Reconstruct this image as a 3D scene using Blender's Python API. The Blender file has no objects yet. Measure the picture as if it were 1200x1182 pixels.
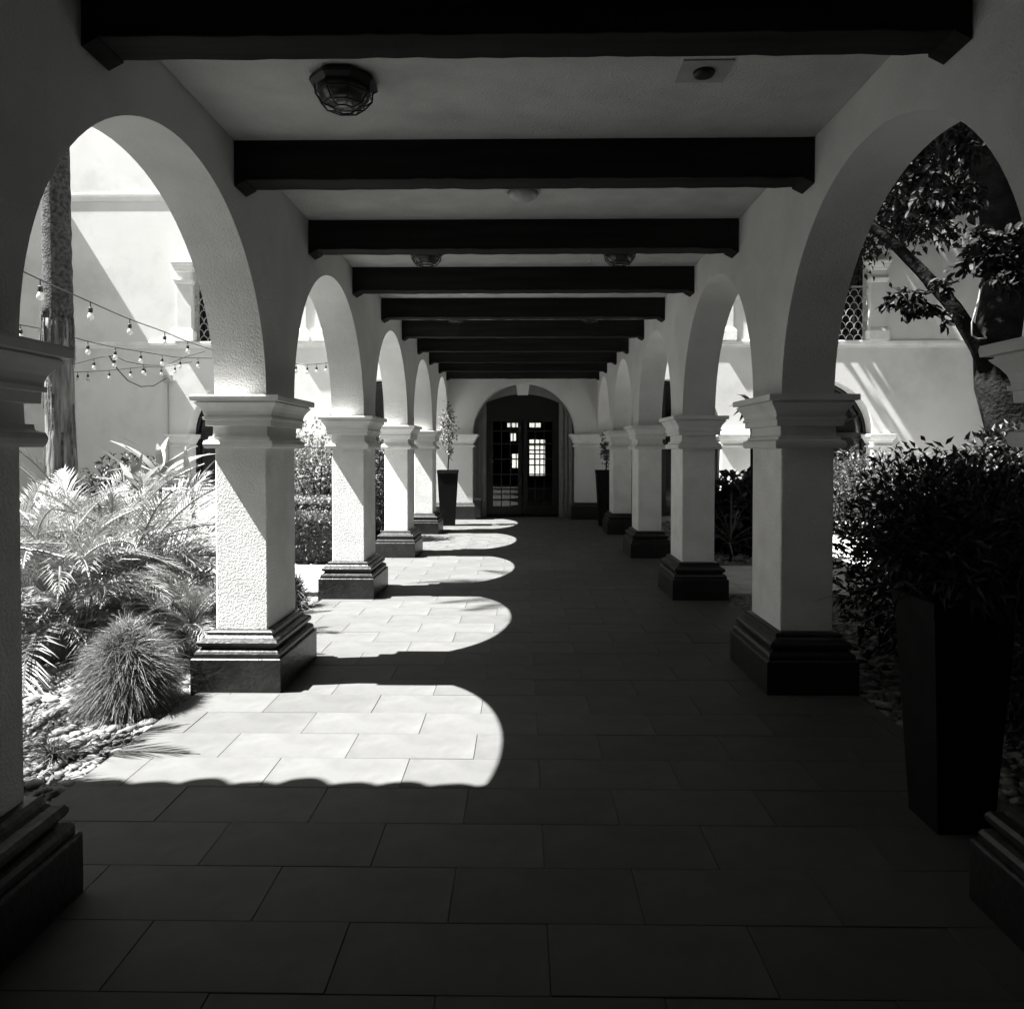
import bpy, math, random
import numpy as np
from mathutils import Vector, Matrix, Quaternion
random.seed(7)
SC = bpy.context.scene
COL = SC.collection
R = math.radians

# ------------------------------------------------------------------ camera
EYE = 1.63
FPX = 870.0                      # focal length in pixels of a 1200 px wide picture
YAW, PITCH = 0.0144, -0.02
cam_d = bpy.data.cameras.new('camera'); cam = bpy.data.objects.new('camera', cam_d); COL.objects.link(cam)
cam.location = (0, 0, EYE)
cam.rotation_euler = (math.pi/2 + PITCH, 0, YAW)
cam_d.sensor_width = 36; cam_d.lens = FPX/1200*36
cam_d.shift_y = -0.0388
cam_d.clip_start = 0.05; cam_d.clip_end = 500
SC.camera = cam
# ------------------------------------------------------------------ light
TX, TZ = 0.14, 1.62              # sunlight travels along (1, TX, -TZ)
ldir = Vector((1, TX, -TZ)).normalized()
sun_d = bpy.data.lights.new('sun', 'SUN'); sun_d.energy = 5.0; sun_d.angle = R(0.5); sun_d.color = (1, .995, .985)
sun = bpy.data.objects.new('sun', sun_d); COL.objects.link(sun)
sun.rotation_euler = ldir.to_track_quat('-Z', 'Y').to_euler(); sun.location = (-20, -3, 32)
W = bpy.data.worlds.new('World'); SC.world = W; W.use_nodes = True
nt = W.node_tree; nt.nodes.clear()
sky = nt.nodes.new('ShaderNodeTexSky'); sky.sky_type = 'NISHITA'; sky.sun_disc = False
sky.sun_elevation = math.asin(-ldir.z); sky.sun_rotation = math.atan2(-ldir.x, -ldir.y)
bw = nt.nodes.new('ShaderNodeRGBToBW'); bgn = nt.nodes.new('ShaderNodeBackground'); wo = nt.nodes.new('ShaderNodeOutputWorld')
bgn.inputs['Strength'].default_value = 0.05
nt.links.new(sky.outputs[0], bw.inputs[0]); nt.links.new(bw.outputs[0], bgn.inputs[0]); nt.links.new(bgn.outputs[0], wo.inputs[0])
SC.view_settings.view_transform = 'Standard'; SC.view_settings.look = 'None'
SC.view_settings.gamma = 1.0; SC.view_settings.use_curve_mapping = False
SC.view_settings.exposure = 2.75

# ------------------------------------------------------------------ helpers
Rm = Matrix.Rotation(YAW, 3, 'Z') @ Matrix.Rotation(math.pi/2 + PITCH, 3, 'X')
def at(px, py, Y):
    """world point seen at photo pixel (px,py) on the plane y=Y"""
    d = Rm @ Vector(((px-600)/FPX, -(py-544.4)/FPX, -1))
    t = Y/d.y
    return Vector((0, 0, EYE)) + d*t

def tag(o, label=None, cat=None, group=None, kind=None):
    if label: o['label'] = label
    if cat: o['category'] = cat
    if group: o['group'] = group
    if kind: o['kind'] = kind
    return o
def empty(name, loc=(0, 0, 0), rz=0):
    o = bpy.data.objects.new(name, None); COL.objects.link(o); o.location = loc; o.rotation_euler.z = rz
    o.empty_display_size = .1
    return o
def link(name, me, parent=None, loc=None, rot=None):
    o = bpy.data.objects.new(name, me); COL.objects.link(o)
    if parent: o.parent = parent
    if loc is not None: o.location = loc
    if rot is not None: o.rotation_euler = rot
    return o
def copy_tree(o, parent=None):
    c = o.copy(); COL.objects.link(c); c.parent = parent
    for ch in [x for x in COL.objects if x.parent == o]: copy_tree(ch, c)
    return c

class MB:
    def __init__(s): s.v = []; s.f = []; s.sm = []
    def add(s, vs, fs, smooth=False):
        b = len(s.v); s.v += [tuple(p) for p in vs]
        s.f += [tuple(i+b for i in q) for q in fs]; s.sm += [smooth]*len(fs)
    def box(s, x0, x1, y0, y1, z0, z1, M=None):
        vs = [Vector(p) for p in ((x0,y0,z0),(x1,y0,z0),(x1,y1,z0),(x0,y1,z0),(x0,y0,z1),(x1,y0,z1),(x1,y1,z1),(x0,y1,z1))]
        if M: vs = [M @ p for p in vs]
        s.add(vs, [(0,3,2,1),(4,5,6,7),(0,1,5,4),(1,2,6,5),(2,3,7,6),(3,0,4,7)])
    def tube(s, pts, r, n=6, cap=True, smooth=True):
        pts = [Vector(p) for p in pts]; m = len(pts)
        rs = r if isinstance(r, (list, tuple)) else [r]*m
        vs = []; up = Vector((.13, .21, .97)).normalized()
        prev = None
        for i, p in enumerate(pts):
            t = (pts[min(i+1, m-1)] - pts[max(i-1, 0)])
            if t.length < 1e-9: t = Vector((0, 0, 1))
            t.normalize()
            a = prev if prev else (up if abs(t.dot(up)) < .95 else Vector((1, 0, 0)))
            a = (a - t*a.dot(t)).normalized(); prev = a
            b = t.cross(a)
            for k in range(n):
                an = 2*math.pi*k/n
                vs.append(p + (a*math.cos(an) + b*math.sin(an))*rs[i])
        fs = [(i*n+k, i*n+(k+1) % n, (i+1)*n+(k+1) % n, (i+1)*n+k) for i in range(m-1) for k in range(n)]
        if cap: fs += [tuple(range(n))[::-1], tuple(range((m-1)*n, m*n))]
        s.add(vs, fs, smooth)
    def lathe(s, prof, n=16, c=(0, 0, 0), smooth=True, a0=0):
        vs = []
        for z, r in prof:
            for k in range(n):
                a = a0+2*math.pi*k/n; vs.append((c[0]+r*math.cos(a), c[1]+r*math.sin(a), c[2]+z))
        m = len(prof)
        fs = [(i*n+k, i*n+(k+1) % n, (i+1)*n+(k+1) % n, (i+1)*n+k) for i in range(m-1) for k in range(n)]
        fs += [tuple(range(n))[::-1], tuple(range((m-1)*n, m*n))]
        s.add(vs, fs, smooth)
    def ring(s, x0, x1, y0, y1, prof, cap=True):
        """rectangle x0..x1,y0..y1 swept up a profile of (z, projection)"""
        vs = []
        for z, p in prof: vs += [(x0-p, y0-p, z), (x1+p, y0-p, z), (x1+p, y1+p, z), (x0-p, y1+p, z)]
        m = len(prof)
        fs = [(i*4+k, i*4+(k+1) % 4, (i+1)*4+(k+1) % 4, (i+1)*4+k) for i in range(m-1) for k in range(4)]
        if cap: fs += [(3, 2, 1, 0), tuple(range((m-1)*4, m*4))]
        s.add(vs, fs)
    def build(s, name, m, parent=None):
        me = bpy.data.meshes.new(name); me.from_pydata(s.v, [], s.f)
        me.polygons.foreach_set('use_smooth', s.sm)
        me.materials.append(m); me.update()
        return link(name, me, parent)

def npmesh(name, V, F, m, smooth=False):
    """V (n,3) F (m,k) numpy"""
    me = bpy.data.meshes.new(name)
    k = F.shape[1]
    me.vertices.add(len(V)); me.vertices.foreach_set('co', V.astype(np.float32).ravel())
    me.loops.add(F.size); me.loops.foreach_set('vertex_index', F.astype(np.int32).ravel())
    me.polygons.add(len(F)); me.polygons.foreach_set('loop_start', np.arange(0, F.size, k, dtype=np.int32))
    me.polygons.foreach_set('loop_total', np.full(len(F), k, dtype=np.int32))
    me.polygons.foreach_set('use_smooth', np.full(len(F), smooth))
    me.update(calc_edges=True); me.materials.append(m)
    return me

# ------------------------------------------------------------------ materials
def mat(name, v, rough=.7, var=.15, vscale=3, bump=0, bscale=60, bkind='noise', bdist=.01, rnd=0, spec=.4, trans=0, metal=0, stain=0, stscale=.6, stretch=None, detail=6):
    m = bpy.data.materials.new(name); m.use_nodes = True; t = m.node_tree; N = t.nodes; L = t.links
    N.clear(); out = N.new('ShaderNodeOutputMaterial'); p = N.new('ShaderNodeBsdfPrincipled')
    tc = N.new('ShaderNodeTexCoord'); src = tc.outputs['Object']
    if stretch:
        mp = N.new('ShaderNodeMapping'); mp.inputs['Scale'].default_value = stretch; L.new(src, mp.inputs[0]); src = mp.outputs[0]
    n1 = N.new('ShaderNodeTexNoise'); n1.inputs['Scale'].default_value = vscale; n1.inputs['Detail'].default_value = detail; L.new(src, n1.inputs['Vector'])
    mr = N.new('ShaderNodeMapRange'); mr.inputs[1].default_value = .3; mr.inputs[2].default_value = .7
    mr.inputs[3].default_value = v*(1-var); mr.inputs[4].default_value = v*(1+var); L.new(n1.outputs['Fac'], mr.inputs[0])
    val = mr.outputs[0]
    if stain:
        n3 = N.new('ShaderNodeTexNoise'); n3.inputs['Scale'].default_value = stscale; n3.inputs['Detail'].default_value = 9; n3.inputs['Roughness'].default_value = .65; L.new(src, n3.inputs['Vector'])
        m3 = N.new('ShaderNodeMapRange'); m3.inputs[1].default_value = .5; m3.inputs[2].default_value = .68; m3.inputs[3].default_value = 1; m3.inputs[4].default_value = 1-stain
        L.new(n3.outputs['Fac'], m3.inputs[0]); mm = N.new('ShaderNodeMath'); mm.operation = 'MULTIPLY'; L.new(val, mm.inputs[0]); L.new(m3.outputs[0], mm.inputs[1]); val = mm.outputs[0]
    if rnd:
        oi = N.new('ShaderNodeObjectInfo'); m4 = N.new('ShaderNodeMapRange'); m4.inputs[3].default_value = 1-rnd; m4.inputs[4].default_value = 1+rnd
        L.new(oi.outputs['Random'], m4.inputs[0]); mm = N.new('ShaderNodeMath'); mm.operation = 'MULTIPLY'; L.new(val, mm.inputs[0]); L.new(m4.outputs[0], mm.inputs[1]); val = mm.outputs[0]
    cc = N.new('ShaderNodeCombineColor'); L.new(val, cc.inputs[0]); L.new(val, cc.inputs[1])
    mb = N.new('ShaderNodeMath'); mb.operation = 'MULTIPLY'; mb.inputs[1].default_value = .975; L.new(val, mb.inputs[0]); L.new(mb.outputs[0], cc.inputs[2])
    L.new(cc.outputs[0], p.inputs['Base Color'])
    p.inputs['Roughness'].default_value = rough; p.inputs['Specular IOR Level'].default_value = spec; p.inputs['Metallic'].default_value = metal
    if bump:
        if bkind == 'g':
            b = N.new('ShaderNodeTexNoise'); b.inputs['Scale'].default_value = bscale; b.inputs['Detail'].default_value = 4; b.inputs['Roughness'].default_value = .45
            rp = N.new('ShaderNodeMapRange'); rp.interpolation_type = 'SMOOTHSTEP'; rp.inputs[1].default_value = .42; rp.inputs[2].default_value = .62; L.new(b.outputs['Fac'], rp.inputs[0]); bo = rp.outputs[0]
        elif bkind == 'noise':
            b = N.new('ShaderNodeTexNoise'); b.inputs['Scale'].default_value = bscale; b.inputs['Detail'].default_value = 5; bo = b.outputs['Fac']
        else:
            b = N.new('ShaderNodeTexVoronoi'); b.feature = 'SMOOTH_F1'; b.inputs['Scale'].default_value = bscale; bo = b.outputs['Distance']
            ns = N.new('ShaderNodeTexNoise'); ns.inputs['Scale'].default_value = bscale*.55; ns.inputs['Detail'].default_value = 4
            L.new(src, ns.inputs['Vector']); ad = N.new('ShaderNodeMath'); ad.operation = 'ADD'; L.new(bo, ad.inputs[0]); L.new(ns.outputs['Fac'], ad.inputs[1]); bo = ad.outputs[0]
        L.new(src, b.inputs['Vector'])
        bn = N.new('ShaderNodeBump'); bn.inputs['Strength'].default_value = bump; bn.inputs['Distance'].default_value = bdist
        L.new(bo, bn.inputs['Height']); L.new(bn.outputs[0], p.inputs['Normal'])
    if trans:
        tr = N.new('ShaderNodeBsdfTranslucent'); L.new(cc.outputs[0], tr.inputs[0]); mx = N.new('ShaderNodeMixShader'); mx.inputs[0].default_value = trans
        L.new(p.outputs[0], mx.inputs[1]); L.new(tr.outputs[0], mx.inputs[2]); L.new(mx.outputs[0], out.inputs[0])
    else: L.new(p.outputs[0], out.inputs[0])
    return m
M = {}
M['stucco'] = mat('coarse_stucco', .80, .9, .09, 4, bump=.6, bscale=85, bkind='g', bdist=.006, spec=.15, stain=.12, stscale=1.2)
M['stucco_fine'] = mat('wall_stucco', .60, .9, .06, 3, bump=.8, bscale=75, bdist=.010, spec=.15, stain=.10, stscale=.9)
M['plaster'] = mat('moulding_plaster', .70, .8, .08, 6, bump=.25, bscale=45, bdist=.005, spec=.2, stain=.22, stscale=3)
M['facade'] = mat('facade_stucco', .60, .9, .05, 1.2, bump=.2, bscale=26, bdist=.008, spec=.1, stain=.15, stscale=.8)
M['ceiling'] = mat('ceiling_plaster', .48, .9, .08, 5, bump=.8, bscale=65, bdist=.012, spec=.1, stain=.12, stscale=1.5)
M['entry'] = mat('low_bounce_stucco', .06, .9, .1, 3)  # kept dark so the unseen walls bounce little light
M['base'] = mat('dark_base_paint', .012, .42, .5, 12, bump=.6, bscale=28, bdist=.008, spec=.5)
M['beam'] = mat('dark_stained_timber', .02, .8, .35, 8, bump=.4, bscale=40, bdist=.004, spec=.08, stretch=(.15, 2, 2))
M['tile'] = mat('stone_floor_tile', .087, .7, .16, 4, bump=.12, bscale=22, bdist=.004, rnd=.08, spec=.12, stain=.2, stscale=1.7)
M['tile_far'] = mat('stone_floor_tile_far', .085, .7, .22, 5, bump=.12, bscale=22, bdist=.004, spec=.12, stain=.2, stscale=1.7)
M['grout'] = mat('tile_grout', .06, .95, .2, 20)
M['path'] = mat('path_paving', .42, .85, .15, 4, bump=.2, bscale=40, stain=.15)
M['soil'] = mat('garden_soil', .15, .95, .4, 6, bump=.6, bscale=15, bdist=.03)
M['pebble'] = mat('pebble_stone', .15, .75, .6, 9, bump=.2, bscale=40)
M['iron'] = mat('black_iron', .005, .5, .3, 20, spec=.4)
M['lampglass'] = mat('frosted_lamp_glass', .05, .3, .1, 8, spec=.5)
M['plate'] = mat('ceiling_plate', .30, .6, .15, 9)
M['dome'] = mat('pale_plastic', .35, .4, .05, 5)
M['wood'] = mat('dark_door_wood', .004, .45, .4, 6, bump=.2, bscale=30, spec=.4)
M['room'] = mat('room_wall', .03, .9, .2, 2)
M['planter'] = mat('dark_planter_glaze', .010, .8, .35, 6, bump=.15, bscale=20, spec=.1)
M['palmtrunk'] = mat('palm_bark', .11, .9, .75, 6, bump=1, bscale=9, bdist=.04, stretch=(4, 4, .5), detail=9)
M['palmfibre'] = mat('palm_fibre', .04, .95, .8, 26, bump=1, bscale=45, bdist=.03, detail=3)
M['bark'] = mat('tree_bark', .010, .95, .6, 6, bump=1, bscale=22, bdist=.03, spec=.08)
M['frond'] = mat('palm_leaf', .19, .42, .3, 3, rnd=.3, spec=.5, trans=.12)
M['blade'] = mat('grass_blade', .14, .5, .4, 6, spec=.4, trans=.3)
M['bigleaf'] = mat('broad_leaf', .26, .4, .2, 5, rnd=.25, spec=.5, trans=.3)
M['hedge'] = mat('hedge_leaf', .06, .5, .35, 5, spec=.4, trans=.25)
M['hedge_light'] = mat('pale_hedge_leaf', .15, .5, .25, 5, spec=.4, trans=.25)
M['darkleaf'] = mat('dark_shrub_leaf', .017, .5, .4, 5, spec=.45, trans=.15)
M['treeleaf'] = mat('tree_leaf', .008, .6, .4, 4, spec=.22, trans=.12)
M['bulb'] = mat('clear_bulb', .55, .15, .1, 20, spec=.8, trans=.5)
M['bench'] = mat('white_bench_paint', .7, .5, .05, 8)
M['rooftile'] = mat('clay_roof_tile', .12, .85, .3, 6, bump=.3, bscale=30)
def glassmat():
    m = bpy.data.materials.new('window_glass'); m.use_nodes = True; t = m.node_tree; N = t.nodes; N.clear()
    o = N.new('ShaderNodeOutputMaterial'); mx = N.new('ShaderNodeMixShader'); a = N.new('ShaderNodeBsdfTransparent'); b = N.new('ShaderNodeBsdfGlossy')
    a.inputs[0].default_value = (.85, .85, .84, 1); b.inputs['Roughness'].default_value = .03; b.inputs[0].default_value = (.8, .8, .8, 1); mx.inputs[0].default_value = .07
    t.links.new(a.outputs[0], mx.inputs[1]); t.links.new(b.outputs[0], mx.inputs[2]); t.links.new(mx.outputs[0], o.inputs[0]); return m
M['glass'] = glassmat()
M['darkglass'] = mat('dark_window_glass', .01, .12, .2, 3, spec=.6)

# ------------------------------------------------------------------ dimensions
P = 3.2                          # column spacing
XI, XO = 1.80, 2.165             # inner and outer face of the arcade walls
ZS = 2.01                        # top of capitals = spring line
ZC = 3.555                        # ceiling
YF = 17.9                        # facade at the far end
S0, S1 = .623*P, .824*P          # near and far face of column 0
RISE = 1.255

# ------------------------------------------------------------------ ground
mb = MB(); mb.box(-120, 120, -100, 160, -1.0, -.10)
tag(mb.build('ground', M['soil']), 'bare garden soil around the covered walk', 'ground', kind='structure')
floor = tag(empty('floor', (0, 0, -.045)), 'stone tiled floor of the covered walk', 'floor', kind='structure')
mb = MB(); mb.box(-2.26, 2.30, -5.0, YF+.9, -.3, -.0065); fl_slab = mb.build('grout_bed', M['grout'], floor); fl_slab['kind'] = 'structure'
TL, TR = .70, .349
tile_me = {}
def tile_mesh(w):
    k = round(w, 3)
    if k not in tile_me:
        b = MB(); g = .0013; c = .0015; h = .018
        x, y = w/2-g, TR/2-g
        vs = [(-x, -y, -h), (x, -y, -h), (x, y, -h), (-x, y, -h), (-x, -y, -c), (x, -y, -c), (x, y, -c), (-x, y, -c),
              (-x+c, -y+c, 0), (x-c, -y+c, 0), (x-c, y-c, 0), (-x+c, y-c, 0)]
        fs = [(0,1,5,4),(1,2,6,5),(2,3,7,6),(3,0,4,7),(4,5,9,8),(5,6,10,9),(6,7,11,10),(7,4,8,11),(8,9,10,11)]
        b.add(vs, fs); me = bpy.data.meshes.new('tile'); me.from_pydata(b.v, [], b.f); me.materials.append(M['tile']); tile_me[k] = me
    return tile_me[k]
far = MB(); rr = random.Random(3)
for k in range(-14, 47):
    y0 = 2.246 + .349*k; yc = y0+TR/2
    if yc+TR/2 > YF+.9: break
    xs = -1.312 if k % 2 == 0 else -.966
    n0 = math.floor((-2.25-xs)/TL); x = xs+n0*TL
    while x < 2.29:
        a, b = max(x, -2.25), min(x+TL, 2.29); x += TL
        if b-a < .03: continue
        if -4 <= k <= 26:
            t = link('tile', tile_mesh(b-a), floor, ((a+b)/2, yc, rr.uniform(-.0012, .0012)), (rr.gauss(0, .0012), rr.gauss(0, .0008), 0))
        else:
            w = b-a; cx = (a+b)/2; me = tile_mesh(w); far.add([(v.co.x+cx, v.co.y+yc, v.co.z+rr.uniform(-.0003, .0003)) for v in me.vertices], [tuple(p.vertices) for p in me.polygons])
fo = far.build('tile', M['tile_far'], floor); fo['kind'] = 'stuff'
mb = MB(); mb.box(-12.6, -3.4, 10.8, YF, -.4, -.085); mb.box(-12.6, -5.6, 8.6, 10.796, -.4, -.085)  # pale ground added as a sunlit reflector for the facade and arcade
mb.box(3.9, 12.9, 10.8, YF, -.4, -.085)  # right slab added to bounce sunlight onto the far columns
tag(mb.build('bounce_paving', M['path']), 'pale courtyard paving in front of the arched building, added to bounce sunlight', 'paving', kind='structure')
# cross path on both sides, between second and third columns
for sgn in (-1, 1):
    mb = MB()
    x0, x1 = (-13, -2.262) if sgn < 0 else (2.302, 13)
    yy = 2.70*P
    nrow = 6; rw = 2.1/nrow
    for r_ in range(nrow):
        xx = x0 - (r_ % 2)*.35
        while xx < x1:
            a, b = max(xx, x0), min(xx+.7, x1)
            if b-a > .03: mb.box(a+.002, b-.002, yy+r_*rw+.002, yy+(r_+1)*rw-.002, -.05, 0 + rr.uniform(-.001, .001))
            xx += .7
    mb.box(x0, x1, yy, yy+2.1, -.4, -.02)
    po = mb.build('path', M['path']); po.location.z = -.045; tag(po, 'paved cross path leading off into the %s garden' % ('left' if sgn < 0 else 'right'), 'path', kind='structure')

# ------------------------------------------------------------------ arcade columns
CAP = [(1.64, .0), (1.64, .05), (1.652, .058), (1.672, .062), (1.692, .056), (1.698, .04), (1.704, .032), (1.722, .030), (1.724, .010), (1.795, .008), (1.797, .046), (1.838, .048),
       (1.840, .060), (1.858, .061), (1.861, .052), (1.875, .054), (1.90, .062), (1.925, .078), (1.945, .095), (1.957, .103), (1.960, .090), (1.967, .090), (1.969, .122), (1.985, .124), (1.998, .125), (2.01, .122)]
BASE = [(-.075, .130), (.175, .130), (.182, .128), (.187, .122), (.187, .112), (.215, .112), (.232, .103), (.242, .086), (.247, .074), (.262, .074), (.262, .09),
        (.275, .098), (.29, .098), (.305, .088), (.318, .058), (.33, .045), (.352, .045), (.362, .03), (.366, 0)]
def col_mesh(fn, name, m):
    b = MB(); fn(b); me = bpy.data.meshes.new(name); me.from_pydata(b.v, [], b.f); me.materials.append(m); return me
hw, hd = (XO-XI)/2, (S1-S0)/2
cap_me = col_mesh(lambda b: b.ring(-hw, hw, -hd, hd, CAP), 'capital', M['plaster'])
base_me = col_mesh(lambda b: b.ring(-hw, hw, -hd, hd, BASE), 'base', M['base'])
def shaft_fn(b):
    e = .008
    for zz in ((.36, 1.645),):
        pts = [(-hw+e, -hd), (hw-e, -hd), (hw, -hd+e), (hw, hd-e), (hw-e, hd), (-hw+e, hd), (-hw, hd-e), (-hw, -hd+e)]
        vs = [(x, y, z) for z in zz for x, y in pts]
        b.add(vs, [(i, (i+1) % 8, (i+1) % 8+8, i+8) for i in range(8)])
shaft_me = col_mesh(shaft_fn, 'shaft', M['stucco'])
ordn = ['behind the camera', 'nearest, cut off by the picture edge', 'first one seen whole', 'second one seen whole', 'third one seen whole', 'farthest, just before the end wall']
for sgn, side in ((-1, 'left'), (1, 'right')):
    for n in range(-1, 5):
        yc = (n+.7235)*P
        t = tag(empty('column', (sgn*(XI+XO)/2, yc, 0)), 'white stucco column with dark base on the %s of the walk, %s' % (side, ordn[n+1]), 'column', 'columns of the arcade')
        link('base', base_me, t); link('shaft', shaft_me, t); link('capital', cap_me, t)

# ------------------------------------------------------------------ walls with arched openings
def arch_wall(b, umap, u0, u1, z0, z1, arches, th, n=26):
    """umap(u, w, z) -> point; arches: (centre, halfwidth, spring z, rise, bottom z)"""
    us = {u0, u1}
    for c, r, zs, rise, zb in arches:
        for i in range(n+1): us.add(c - r*math.cos(math.pi*i/n))
    us = sorted(u for u in us if u0-1e-6 <= u <= u1+1e-6)
    def top(u, A):
        c, r, zs, rise, zb = A; q = max(0, 1-((u-c)/r)**2); return zs+rise*math.sqrt(q)
    for a, d in zip(us[:-1], us[1:]):
        if d-a < 1e-6: continue
        mid = (a+d)/2; A = next((A for A in arches if abs(mid-A[0]) < A[1]), None)
        spans = [(z0, z0, z1, z1)] if A is None else ([(top(a, A), top(d, A), z1, z1)] + ([(z0, z0, A[4], A[4])] if A[4] > z0+1e-4 else []))
        for la, ld, ha, hd_ in spans:
            for w, fl in ((0, 0), (th, 1)):
                q = [umap(a, w, la), umap(d, w, ld), umap(d, w, hd_), umap(a, w, ha)]
                b.add(q if not fl else q[::-1], [(0, 1, 2, 3)])
            b.add([umap(a, 0, ha), umap(d, 0, hd_), umap(d, th, hd_), umap(a, th, ha)], [(0, 1, 2, 3)])
            if A is not None or True:
                b.add([umap(a, 0, la), umap(a, th, la), umap(d, th, ld), umap(d, 0, ld)], [(0, 1, 2, 3)])
    for A in arches:   # jambs below the spring line
        if A[4] < A[2]:
            for u in (A[0]-A[1], A[0]+A[1]):
                b.add([umap(u, 0, max(A[4], z0)), umap(u, th, max(A[4], z0)), umap(u, th, A[2]), umap(u, 0, A[2])], [(0, 1, 2, 3)])
    for u in (u0, u1): b.add([umap(u, 0, z0), umap(u, th, z0), umap(u, th, z1), umap(u, 0, z1)], [(0, 1, 2, 3)])

for sgn, side in ((-1, 'left'), (1, 'right')):
    b = MB(); AR = []
    for n in range(-1, 5):
        a, d = (n+.824)*P, (n+1.623)*P
        if n == 4: d = YF
        AR.append(((a+d)/2, (d-a)/2, ZS, RISE, ZS))
    arch_wall(b, lambda u, w, z: (sgn*(XI+w), u, z), -.377*P, YF, ZS, 4.05, AR, XO-XI, n=48)
    tag(b.build('arcade_wall', M['stucco_fine']), 'pale stucco wall of round arches carried by the %s row of columns' % side, 'arcade wall', kind=None)
b = MB(); b.box(-XI+.003, XI-.003, -5, YF-.003, ZC, 3.9)
tag(b.build('ceiling', M['ceiling']), 'rough plaster ceiling between the beams', 'ceiling', kind='structure')
b = MB(); b.box(-2.35, 2.35, -5, YF-.003, 4.05, 4.15)
tag(b.build('walkway_roof', M['rooftile']), 'flat roof slab over the covered walk', 'roof')

# beams
ord_ = ['nearest, along the top edge of the picture', 'second from the camera', 'third from the camera', 'fourth from the camera', 'fifth from the camera', 'sixth from the camera', 'seventh from the camera', 'eighth from the camera', 'ninth from the camera', 'last, against the end wall']
bj = random.Random(5)
beam_b = MB()
n = 40
hz0 = -.245
pts = []
for i in range(n+1):
    x = -XI+.004 + (2*XI-.008)*i/n
    z = hz0 + bj.gauss(0, .0022); y = bj.gauss(0, .0012)
    pts.append([(x, -.095+y, z+.004), (x, -.091+y, z), (x, .091, z+.001), (x, .095, z+.005), (x, .095, -.001), (x, -.095, -.001)])
for i in range(n):
    vs = pts[i]+pts[i+1]
    beam_b.add(vs, [(k, (k+1) % 6, (k+1) % 6+6, k+6) for k in range(6)])
beam_me = bpy.data.meshes.new('timber'); beam_me.from_pydata(beam_b.v, [], beam_b.f); beam_me.materials.append(M['beam'])
cb = MB()
for sx in (-1, 1):
    x0, x1 = sx*(XI-.004), sx*(XI-.07)
    ys = (-.10, .10)
    vs = [(x0, y, z) for y in ys for z in (-.004, -.284)] + [(x1, y, z) for y in ys for z in (-.004, -.25)]
    cb.add(vs, [(0,1,3,2),(4,6,7,5),(0,4,5,1),(2,3,7,6),(1,5,7,3),(0,2,6,4)])
corb_me = bpy.data.meshes.new('end_block'); corb_me.from_pydata(cb.v, [], cb.f); corb_me.materials.append(M['beam'])
for i in range(10):
    t = tag(empty('ceiling_beam', (0, (.948+.5012*i)*P+.095, ZC)), 'dark timber ceiling beam, %s' % ord_[i], 'beam', 'ceiling beams')
    link('timber', beam_me, t); link('end_block', corb_me, t)
t = tag(empty('ceiling_beam', (0, (.948-.5)*P+.095, ZC)), 'dark timber ceiling beam over the camera, above the picture', 'beam', 'ceiling beams')
link('timber', beam_me, t); link('end_block', corb_me, t)

# ------------------------------------------------------------------ lanterns
def make_lantern():
    t = empty('ceiling_lantern')
    b = MB(); n = 8
    b.lathe([(0, .165), (-.012, .175), (-.03, .178), (-.04, .165), (-.05, .150)], n=8, smooth=False, a0=math.pi/8); b.build('mounting_ring', M['iron'], t)
    b = MB(); b.lathe([(-.05, .136), (-.09, .128), (-.125, .09), (-.135, .04), (-.137, .005)], n=16); b.build('glass_bowl', M['lampglass'], t)
    for k in range(8):
        a = math.pi/8+k*math.pi/4; c, s = math.cos(a), math.sin(a)
        b = MB(); b.tube([(c*r, s*r, z) for r, z in ((.150, -.045), (.146, -.09), (.105, -.138), (.055, -.150))], .0048, 4)
        b.build('cage_rib', M['iron'], t)
    for r, z in ((.147, -.088), (.107, -.136), (.055, -.150)):
        b = MB(); b.tube([(r*math.cos(math.pi/8+k*math.pi/4), r*math.sin(math.pi/8+k*math.pi/4), z) for k in range(9)], .0048, 4); b.build('cage_ring', M['iron'], t)
    return t
lan = make_lantern()
LN = [(-.93, 1.215, 'black octagonal caged lantern on the ceiling beside the nearest beam, upper left'), (-.93, 2.24, 'black caged ceiling lantern in the third bay, left of centre'),
      (.93, 2.24, 'black caged ceiling lantern in the third bay, right of centre'), (-.93, 3.25, 'distant caged ceiling lantern peeking under the fifth beam, left of centre'), (.93, 3.25, 'distant caged ceiling lantern peeking under the fifth beam, right of centre')]
for i, (x, d, lb) in enumerate(LN):
    o = lan if i == 0 else copy_tree(lan)
    o.location = (x, d*P, ZC-.004); tag(o, lb, 'ceiling lamp', 'caged ceiling lanterns')
t = tag(empty('ceiling_plate', (.92, 1.195*P, ZC)), 'square ceiling plate with a dark oval socket where a lantern is missing', 'ceiling plate')
b = MB(); b.box(-.125, .125, -.11, .11, -.008, -.001); b.build('plate', M['plate'], t)
b = MB(); b.lathe([(-.008, .055), (-.025, .05), (-.028, .03)], n=14); b.build('socket', M['iron'], t)
t = tag(empty('ceiling_dome', (0, 1.735*P, ZC)), 'pale round dome light in the middle of the ceiling behind the second beam', 'dome light')
b = MB(); b.lathe([(0, .13), (-.02, .13)], n=24); b.build('rim', M['dome'], t)
b = MB(); b.lathe([(-.02, .12), (-.05, .105), (-.072, .07), (-.08, .01)], n=24); b.build('diffuser', M['dome'], t)

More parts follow.
